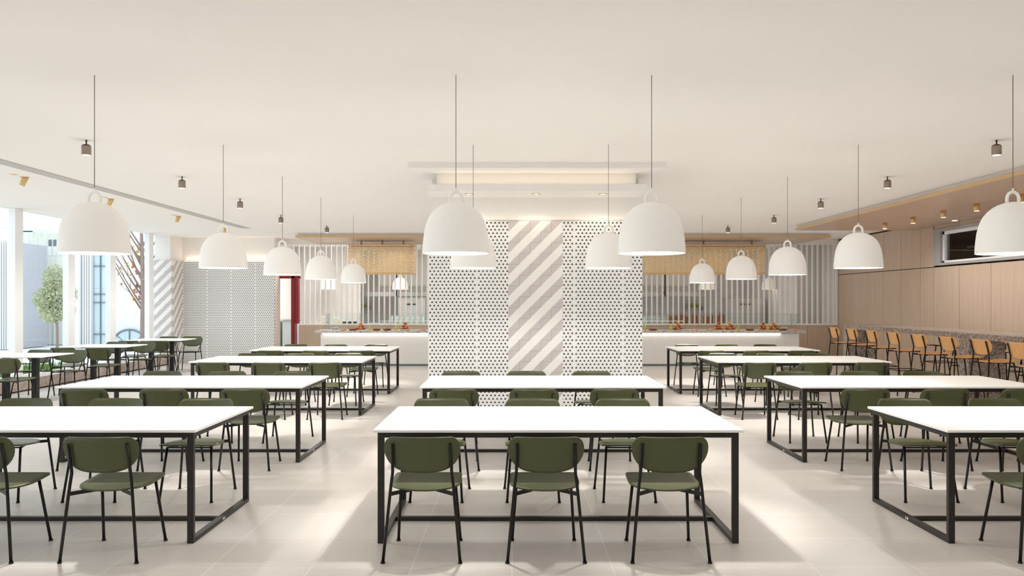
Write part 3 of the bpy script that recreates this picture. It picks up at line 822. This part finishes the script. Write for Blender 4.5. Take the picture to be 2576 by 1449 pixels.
# ================================================================= TABLES
def make_table(label, loc):
    t = thing('dining_table', label, 'table', loc, 0, 'long white dining tables')
    W, Dp = 1.21, .585
    m = MB(); m.box(-W, W, -Dp, Dp, .732, .75); m.build('tabletop', M['top'], t, bevel=.003)
    fw, fd, k = W-.025, Dp-.03, .042
    m = MB()
    for s in (-1, 1): m.box(-fw+k, fw-k, s*fd, s*(fd-.03), .695, .7315)
    for s in (-1, 1): m.box(s*fw, s*(fw-k), -fd+.03, fd-.03, .695, .7315)
    m.build('apron_frame', M['steel'], t)
    for sx in (-1, 1):
        for sy in (-1, 1):
            m = MB(); m.box(sx*fw, sx*(fw-k), sy*fd, sy*(fd-.03), 0, .7315); m.build('leg', M['steel'], t, bevel=.0015)
        m = MB(); m.box(sx*fw, sx*(fw-k), -fd+.03, fd-.03, 0, .03); r = m.build('floor_rail', M['steel'], t)
        m = MB(); m.box(sx*(fw+.001), sx*(fw-.004), -.02, -.004, .008, .024); m.box(sx*(fw+.001), sx*(fw-.004), .008, .018, .008, .024); m.build('bolt', M['top'], r)
    m = MB(); m.box(-fw+k, fw-k, -.02, .02, 0, .028); m.build('stretcher', M['steel'], t)
    return t
TR = [5.78, 8.40, 11.61, 14.17]
TX = {'left': -3.275, 'middle': .303, 'right': 4.05}
RN = ['front', 'second', 'third', 'back']
tb = None
for ri, D in enumerate(TR):
    for c, x in TX.items():
        if c == 'middle' and ri > 1: continue
        lab = 'long white dining table with black frame, %s row, %s' % (RN[ri], {'left': 'left side', 'middle': 'middle in front of the column', 'right': 'right side'}[c])
        if tb is None: tb = make_table(lab, (x, D, 0))
        else: copy_thing(tb, (x, D, 0), None, lab)

# ================================================================= CHAIRS
def back_shell(hw, zt, zm, zb, yfun, p=2.8):
    def fn(s, t):
        u = math.sin((s*2-1)*PI/2*.985)
        au = abs(u)
        top = zt if au < .76 else zm+(zt-zm)*max(0, 1-((au-.76)/.24)**2.1)**(1/2.1)
        bot = zm-(zm-zb)*max(0, 1-au**(p+.5))**.55
        z = bot+(top-bot)*t; y, ny, nz = yfun(u, z)
        return (hw*u, y, z), (-ny*.45*u, ny, nz)
    return fn
def seat_shell(hw, y0, y1, z, lift):
    def fn(s, t):
        y = y0+(y1-y0)*(1-math.cos(t*PI))/2*1.0
        ym = y0+(y1-y0)*.55
        if y < ym: w = hw*max(0, 1-((ym-y)/(ym-y0))**2.3)**.5
        else: w = hw*(1-.03*((y-ym)/(y1-ym))**2)
        if y > y1-.03: w -= .025*(1-math.sqrt(max(0, 1-((y-(y1-.03))/.03)**2)))
        w = max(w, .02)
        u = s*2-1
        zz = z+lift*max(0, (y-y0)/(y1-y0)-.25)**1.6*1.5+.006*u*u*0
        return (w*u, y, zz), (0, 0, 1)
    return fn
def make_chair(label, arms=False, wood_=False, H=0.0):
    """H raises seat and back above the low chair (bar stools)"""
    if H: t = thing('bar_stool', label, 'bar stool'); sh = M['stoolwood']; seatz = .75; k = H
    else: t = thing('dining_chair', label, 'chair'); sh = M['green']; seatz = .432; k = 0
    dz = seatz-.432
    yf = lambda u, z: (-.195-.257*(z-dz-.55)+.022-.0297+.05*u*u, 1, .257)
    m = MB(); zt = .767+dz
    m.shell(back_shell(.232, zt-(.025 if H else 0), .69+dz-(.02 if H else 0), .545+dz-(.0 if not H else .02), yf), 24, 10, .011); m.build('backrest', sh, t)
    m = MB(); m.shell(seat_shell(.222, -.19, .225, seatz, .02), 12, 20, .011); m.build('seat', sh, t)
    fx = .235 if not H else .25
    for s in (-1, 1):
        m = MB(); pts = [(s*fx, -.23-(.03 if H else 0), .004), (s*.19, -.198, .47+dz), (s*.1815, -.194, .535+dz), (s*.18, -.198, .56+dz), (s*.178, -.24, .725+dz)]
        m.tube(pts, .0098, 10); m.lathe([(0, 0), (.0135, 0), (.0135, .012), (0, .012)], (pts[0][0], pts[0][1], 0), 10)
        m.build('leg', M['tube'], t)
        m = MB(); pts = [(s*(.206 if not H else .225), .23+(.02 if H else 0), .004), (s*.176, .15, seatz-.012)]
        m.tube(pts, .0098, 10); m.lathe([(0, 0), (.0135, 0), (.0135, .012), (0, .012)], (pts[0][0], pts[0][1], 0), 10)
        m.build('leg', M['tube'], t)
    m = MB(); z = seatz-.018
    for s in (-1, 1):
        m.bar((s*.192, -.2, z), (s*.08, -.1, z+.004), .006, .024); m.bar((s*.08, -.1, z+.003), (s*.176, .15, z+.006), .02, .012)
    m.bar((-.085, -.1, z+.004), (.085, -.1, z+.004), .02, .01); m.bar((-.176, .15, z+.008), (.176, .15, z+.008), .02, .01)
    m.build('seat_frame', M['tube'], t)
    if H:
        zz = .42; m = MB()
        def at(a, b, h): f = h/b[2]; return tuple(a[i]+(b[i]-a[i])*f for i in range(3))
        R = [at((-.25, -.26, 0), (-.192, -.198, .79), zz), at((.25, -.26, 0), (.192, -.198, .79), zz), at((.225, .25, 0), (.176, .15, .738), zz), at((-.225, .25, 0), (-.176, .15, .738), zz)]
        for a in range(4): m.tube([R[a], R[(a+1) % 4]], .007, 8)
        m.build('footrest', M['tube'], t)
    if arms:
        for s in (-1, 1):
            m = MB(); pts = [(s*.183, -.21, .63), (s*.215, -.19, .655), (s*.245, -.13, .662), (s*.262, -.05, .655), (s*.266, .02, .625), (s*.258, .06, .575), (s*.235, .075, .50), (s*.205, .08, .43), (s*.17, .08, .418)]
            # smooth the loop
            for _ in range(2):
                q = [pts[0]]
                for a, b in zip(pts[:-1], pts[1:]):
                    q.append(tuple(.75*a[i]+.25*b[i] for i in range(3))); q.append(tuple(.25*a[i]+.75*b[i] for i in range(3)))
                q.append(pts[-1]); pts = q
            m.tube(pts, .008, 8); m.build('armrest', M['tube'], t)
    return t

proto_c = None
def put_chair(proto, x, y, rz, label, group):
    global proto_c
    if proto.get('used') is None:
        proto['used'] = 1; proto.location = (x, y, 0); proto.rotation_euler = (0, 0, rz); proto['label'] = label; proto['group'] = group; return proto
    return copy_thing(proto, (x, y, 0), rz, label, group)
CH = make_chair('green'); 
seat_n = ['left', 'centre', 'right']
XN = {'left': (-4.02, -3.27, -2.508), 'middle': (-.548, .207, .966), 'right': (3.32, 4.07, 4.82)}
XF = {'left': (-4.10, -3.34, -2.577), 'middle': (-.597, .170, .93), 'right': (3.31, 4.07, 4.80)}
for ri, D in enumerate(TR):
    for c in TX:
        if c == 'middle' and ri > 1: continue
        for k in range(3):
            if not (ri == 0 and ((c == 'left' and k == 0) or (c == 'right' and k > 0))):
                put_chair(CH, XN[c][k], D-.72, random.uniform(-.012, .012), 'olive green chair at the %s row %s table, near long side, %s seat' % (RN[ri], c, seat_n[k]), 'olive chairs at the %s row %s table' % (RN[ri], c))
            if not (ri == 0 and c == 'right' and k > 1):
                put_chair(CH, XF[c][k], D+.73, PI+random.uniform(-.012, .012), 'olive green chair at the %s row %s table, far long side, %s seat' % (RN[ri], c, seat_n[k]), 'olive chairs at the %s row %s table' % (RN[ri], c))

# left window tables
CA = make_chair('arm', arms=True)
wt = None
wn = ['nearest', 'middle', 'farthest']
for i, D in enumerate((12.47, 15.07, 17.48)):
    loc = (-7.69, D, 0)
    lab = 'small white two-post table by the windows, %s of three' % wn[i]
    if wt is None:
        wt = thing('window_table', lab, 'table', loc, 0, 'white tables along the windows')
        m = MB(); m.box(-.59, .59, -.45, .45, .732, .75); m.build('tabletop', M['top'], wt, bevel=.004)
        for s in (-1, 1):
            m = MB(); m.box(s*.23-.04, s*.23+.04, -.04, .04, .012, .70); m.build('post', M['black'], wt)
            m = MB(); m.box(s*.23-.035, s*.23+.035, -.3, .3, 0, .012); m.build('foot', M['black'], wt)
        m = MB(); m.box(-.45, .45, -.03, .03, .70, .732); m.box(-.19, .19, -.01, .01, .6, .615); m.build('crossbar', M['black'], wt)
    else: copy_thing(wt, loc, None, lab)
    for s, x in (('left', -7.93), ('right', -7.31)):
        put_chair(CH, x+(.0 if i else 0), D-.80, 0, 'olive green chair at the %s window table, near side, %s seat' % (wn[i], s), 'chairs at the window tables')
        put_chair(CA, x-.04 if s == 'left' else -7.38, D+.75, PI+(.1 if s == 'right' else -.1), 'olive green armchair at the %s window table, far side, %s seat' % (wn[i], s), 'armchairs at the window tables')

# ================================================================= BAR
bar = thing('bar_counter', 'long speckled granite bar beside the oak wall', 'bar counter', (7.1, 17.08, 0))
L = -13.0
m = MB(); m.box(0, .85, L, 0, 1.0, 1.09); m.build('bar_top', M['granite'], bar, bevel=.004)
for y0 in (-.28, -4.7, -9.2):
    m = MB(); m.box(.0, .57, y0, y0+.27, 0, 1.0); m.build('leg', M['granite'], bar, bevel=.004)
ST = make_chair('stool', H=1)
for i in range(9):
    D = 16.12-.84*i
    put_chair(ST, 6.72, D, -PI/2+.0, 'amber wooden bar stool on the near side of the bar, %s from its far end' % order(i), 'bar stools in front of the granite bar')
for i in range(7):
    D = 15.3-.97*i
    put_chair(ST, 8.2, D, PI/2, 'amber wooden bar stool behind the bar against the oak wall, %s from the far end' % order(i), 'bar stools behind the granite bar')

# ================================================================= OUTSIDE
m = MB(); m.box(-60, -8.96, -20, 80, -.12, -.02); struct(m.build('ground', M['ground']), 'pale paving outside the windows', 'ground')
def X(px, D): return (px-1288)*D/F
def Z(py, D): return HC+(757-py)*D/F
t = thing('office_building', 'pale blue ribbed building behind the green tree', 'building', (0, 29, 0))
m = MB(); m.box(X(30, 29), X(82, 29), 0, 6, 0, Z(581, 29)); m.box(X(82, 29), X(200, 29), 0, 6, 0, Z(597, 29)); m.build('wall', M['bluefacade'], t)
for px in (123, 135, 145, 154, 163):
    m = MB(); m.box(X(px, 29), X(px+7, 29), -.03, 0, Z(643, 29), Z(620, 29)); m.build('window', M['bwhite'], t)
    m = MB(); m.box(X(px, 29), X(px+7, 29), -.03, 0, Z(619, 29), Z(603, 29)); m.build('window', M['mullion'], t)
for px in (124, 136, 156): m = MB(); m.box(X(px, 28.9), X(px+5, 28.9), -.12, -.05, 0, Z(795, 28.9)); m.build('column', M['bwhite'], t)
m = MB()
for k in range(9):
    m.box(X(92, 31)+.1*k, X(210, 31), -2+k*.5, -1.9+k*.5, Z(596, 31)+.02, Z(596, 31)+.12)
m.build('pergola_slats', M['bwhite'], t)
t = thing('fin_building', 'white building with vertical fins at the left edge', 'building', (0, 26, 0))
m = MB(); m.box(X(-120, 26), X(20, 26), .3, 2.2, 0, Z(607, 26)); m.build('wall', M['bgrey'], t)
for k in range(9):
    m = MB(); x = X(19, 26)-k*.075; m.box(x-.028, x, 0, .3, 0, Z(603, 26)); m.build('fin', M['bwhite'], t)
t = thing('glazed_building', 'white and glass building seen between the window posts', 'building', (0, 27, 0))
m = MB(); m.box(X(186, 27), X(204, 27), -.1, 6, 0, 9); m.box(X(268, 27), X(420, 27), .2, 6, 0, 9); m.build('wall', M['bwhite'], t)
m = MB(); m.box(X(204, 27), X(231, 27), .1, 6, 0, 9, 0)
for k in range(4): x = X(208+k*6, 27); m.box(x, x+.04, -.02, .1, 0, 9, 1)
m.build('fin_wall', [M['bgrey'], M['bwhite']], t)
m = MB(); m.box(X(231, 27), X(268, 27), .15, 6, 0, 9); m.build('glazing', M['bglass'], t)
m = MB()
for x in (X(247, 27), X(266, 27)): m.box(x, x+.03, .1, .15, 0, 9)
for z in (Z(842, 27), Z(762, 27), Z(741, 27), Z(670, 27), Z(640, 27)): m.box(X(231, 27), X(268, 27), .1, .15, z, z+.03)
m.build('mullions', M['mullion'], t)
# round-headed window
cx, rr = X(322, 27), .62
m = MB(); m.tube([(rr*math.cos(a*PI/12), 0, rr*math.sin(a*PI/12)) for a in range(13)], .03, 6); m.tube([(0, 0, 0), (0, 0, rr)], .02, 6)
m.tube([(0, 0, 0), (-rr*.7, 0, rr*.7)], .01, 6); m.tube([(0, 0, 0), (rr*.7, 0, rr*.7)], .01, 6); m.tube([(-rr, 0, 0), (rr, 0, 0)], .02, 6)
ar = thing('arched_window', 'half-round blue window low in the white building outside', 'window', (cx, 27.1, .0))
m.build('frame', M['mullion'], ar)
m = MB(); n = 13; vs = [(rr*math.cos(a*PI/12), .02, rr*math.sin(a*PI/12)) for a in range(13)]; m.add(vs+[(v[0], .05, v[2]) for v in vs], [list(range(13))[::-1], [13+i for i in range(13)]]); m.build('pane', M['bglass'], ar)
# green tree
def leaves(m, c, r, n, size, rnd, mi=0):
    for _ in range(n):
        while True:
            p = Vector((rnd.uniform(-1, 1), rnd.uniform(-1, 1), rnd.uniform(-1, 1)))
            if .1 < p.length < 1: break
        p = Vector((c[0]+p.x*r[0], c[1]+p.y*r[1], c[2]+p.z*r[2]))
        a = Vector((rnd.uniform(-1, 1), rnd.uniform(-1, 1), rnd.uniform(-1, 1))).normalized()
        b = a.cross(Vector((rnd.uniform(-1, 1), rnd.uniform(-1, 1), rnd.uniform(-1, 1)))).normalized()
        s = size*rnd.uniform(.6, 1.3)
        m.add([p-a*s, p+b*s*.5, p+a*s, p-b*s*.5], [(0, 1, 2, 3)], mi)
t = thing('green_tree', 'small leafy green tree outside in front of the blue building', 'tree', (X(134, 24), 24, 0))
m = MB(); m.tube([(.12, 0, -.02), (.12, 0, .7), (.1, 0, 1.2), (.05, 0, 2.0)], [.05, .042, .035, .015], 8)
for a in range(6): m.tube([(.1, 0, 1.0+.1*a), (.1+.35*math.cos(a*1.9), .3*math.sin(a*1.9), 1.5+.15*a)], [.02, .006], 6)
m.build('trunk', M['bark'], t)
m = MB(); rnd = random.Random(3)
for (c, r, n) in (((0, 0, 1.25), (.42, .4, .35), 1500), ((-.1, 0, 1.65), (.48, .45, .42), 2200), ((.2, 0, 1.8), (.5, .45, .45), 2200), ((.05, 0, 2.25), (.36, .35, .45), 1500), ((.3, 0, 1.3), (.35, .3, .3), 900)):
    leaves(m, c, r, n, .035, rnd)
m.build('foliage', M['leafg'], t)
# bare autumn tree
t = thing('autumn_tree', 'bare tree with a few yellow and orange leaves outside the last window', 'tree', (X(360, 21.6), 21.6, 0))
m = MB(); lm = MB(); rnd = random.Random(11)
m.tube([(0, 0, -.02), (-.01, 0, 1.0), (.0, 0, 1.8), (-.02, 0, 2.6), (-.05, 0, 3.6), (-.02, 0, 4.6)], [.085, .07, .062, .055, .04, .02], 8)
br = MB()
for k in range(16):
    z0 = 1.15+k*.13; a = (PI if k % 3 else .3)+rnd.uniform(-.6, .6); L_ = rnd.uniform(1.0, 1.9)
    p0 = Vector((0, 0, z0)); d = Vector((math.cos(a)*.62, math.sin(a)*.4, 1.0)).normalized()
    pts = [p0, p0+d*L_*.4+Vector((0, 0, -.03)), p0+d*L_*.8, p0+d*L_*1.15+Vector((0, 0, .08))]
    br.tube(pts, [.03, .02, .012, .005], 6)
    for j in range(4):
        q = pts[1]+(pts[3]-pts[1])*(j/4); dd = (d+Vector((rnd.uniform(-.8, .8), rnd.uniform(-.6, .6), rnd.uniform(-.2, .5)))).normalized()
        br.tube([q, q+dd*.35], [.009, .003], 5)
        leaves(lm, q+dd*.3, (.07, .07, .07), 5, .045, rnd, 0 if rnd.random() < .6 else 1)
m.build('trunk', M['bark'], t); br.build('branches', M['bark'], t)
for k in range(14): leaves(lm, (rnd.uniform(-.35, .05), rnd.uniform(-.2, .2), rnd.uniform(1.6, 3.1)), (.06, .06, .06), 9, .05, rnd, k % 2)
lm.build('leaves', [M['leafy'], M['leafo']], t)
# planting strip by the window
m = MB(); rnd = random.Random(5)
for _ in range(3800):
    x = rnd.uniform(-10.4, -9.5); y = rnd.uniform(12.8, 17.6); h = rnd.uniform(.1, .28); a = rnd.uniform(0, 6.28); s = .03
    m.add([(x-s*math.cos(a), y-s*math.sin(a), 0), (x+s*math.cos(a), y+s*math.sin(a), 0), (x+rnd.uniform(-.08, .08), y+rnd.uniform(-.08, .08), h+.05)], [(0, 1, 2)])
tag(m.build('grass', M['grass'], None, (0, 0, -.02)), 'strip of bright green grass outside the windows', 'grass', None, 'stuff')

# ================================================================= LIGHT, WORLD, CAMERA
sc_ = bpy.context.scene
wd = bpy.data.worlds.new('World'); sc_.world = wd; wd.use_nodes = True
nt = wd.node_tree; nt.nodes.clear()
o_ = nt.nodes.new('ShaderNodeOutputWorld'); bg = nt.nodes.new('ShaderNodeBackground')
tc = nt.nodes.new('ShaderNodeTexCoord'); sx = nt.nodes.new('ShaderNodeSeparateXYZ'); nt.links.new(tc.outputs['Generated'], sx.inputs[0])
k = mth(nt, 'MAXIMUM', mth(nt, 'MINIMUM', mth(nt, 'MULTIPLY', sx.outputs[2], 2), 1), 0)
nt.links.new(mixc(nt, k, (.93, .965, 1, 1), (.86, .93, 1, 1)), bg.inputs[0])
bg.inputs[1].default_value = 1.45
nt.links.new(bg.outputs[0], o_.inputs[0])

cam = bpy.data.cameras.new('camera'); cam.sensor_width = 36; cam.lens = 36*F/2576; cam.shift_y = (757-724.5)/2576
co = bpy.data.objects.new('camera', cam); C.objects.link(co); co.location = (0, 0, HC); co.rotation_euler = (PI/2, 0, 0)
cam.clip_end = 300
sc_.camera = co
vs = sc_.view_settings
vs.view_transform = 'Standard'; vs.look = 'None'; vs.exposure = .32; vs.gamma = 1; vs.use_curve_mapping = False
cy = sc_.cycles
cy.use_denoising = True
cy.max_bounces = 8; cy.diffuse_bounces = 5; cy.glossy_bounces = 3; cy.transparent_max_bounces = 16
cy.sample_clamp_indirect = 6
cy.use_fast_gi = True; cy.fast_gi_method = 'ADD'
wd.light_settings.distance = 1.2; wd.light_settings.ao_factor = .148
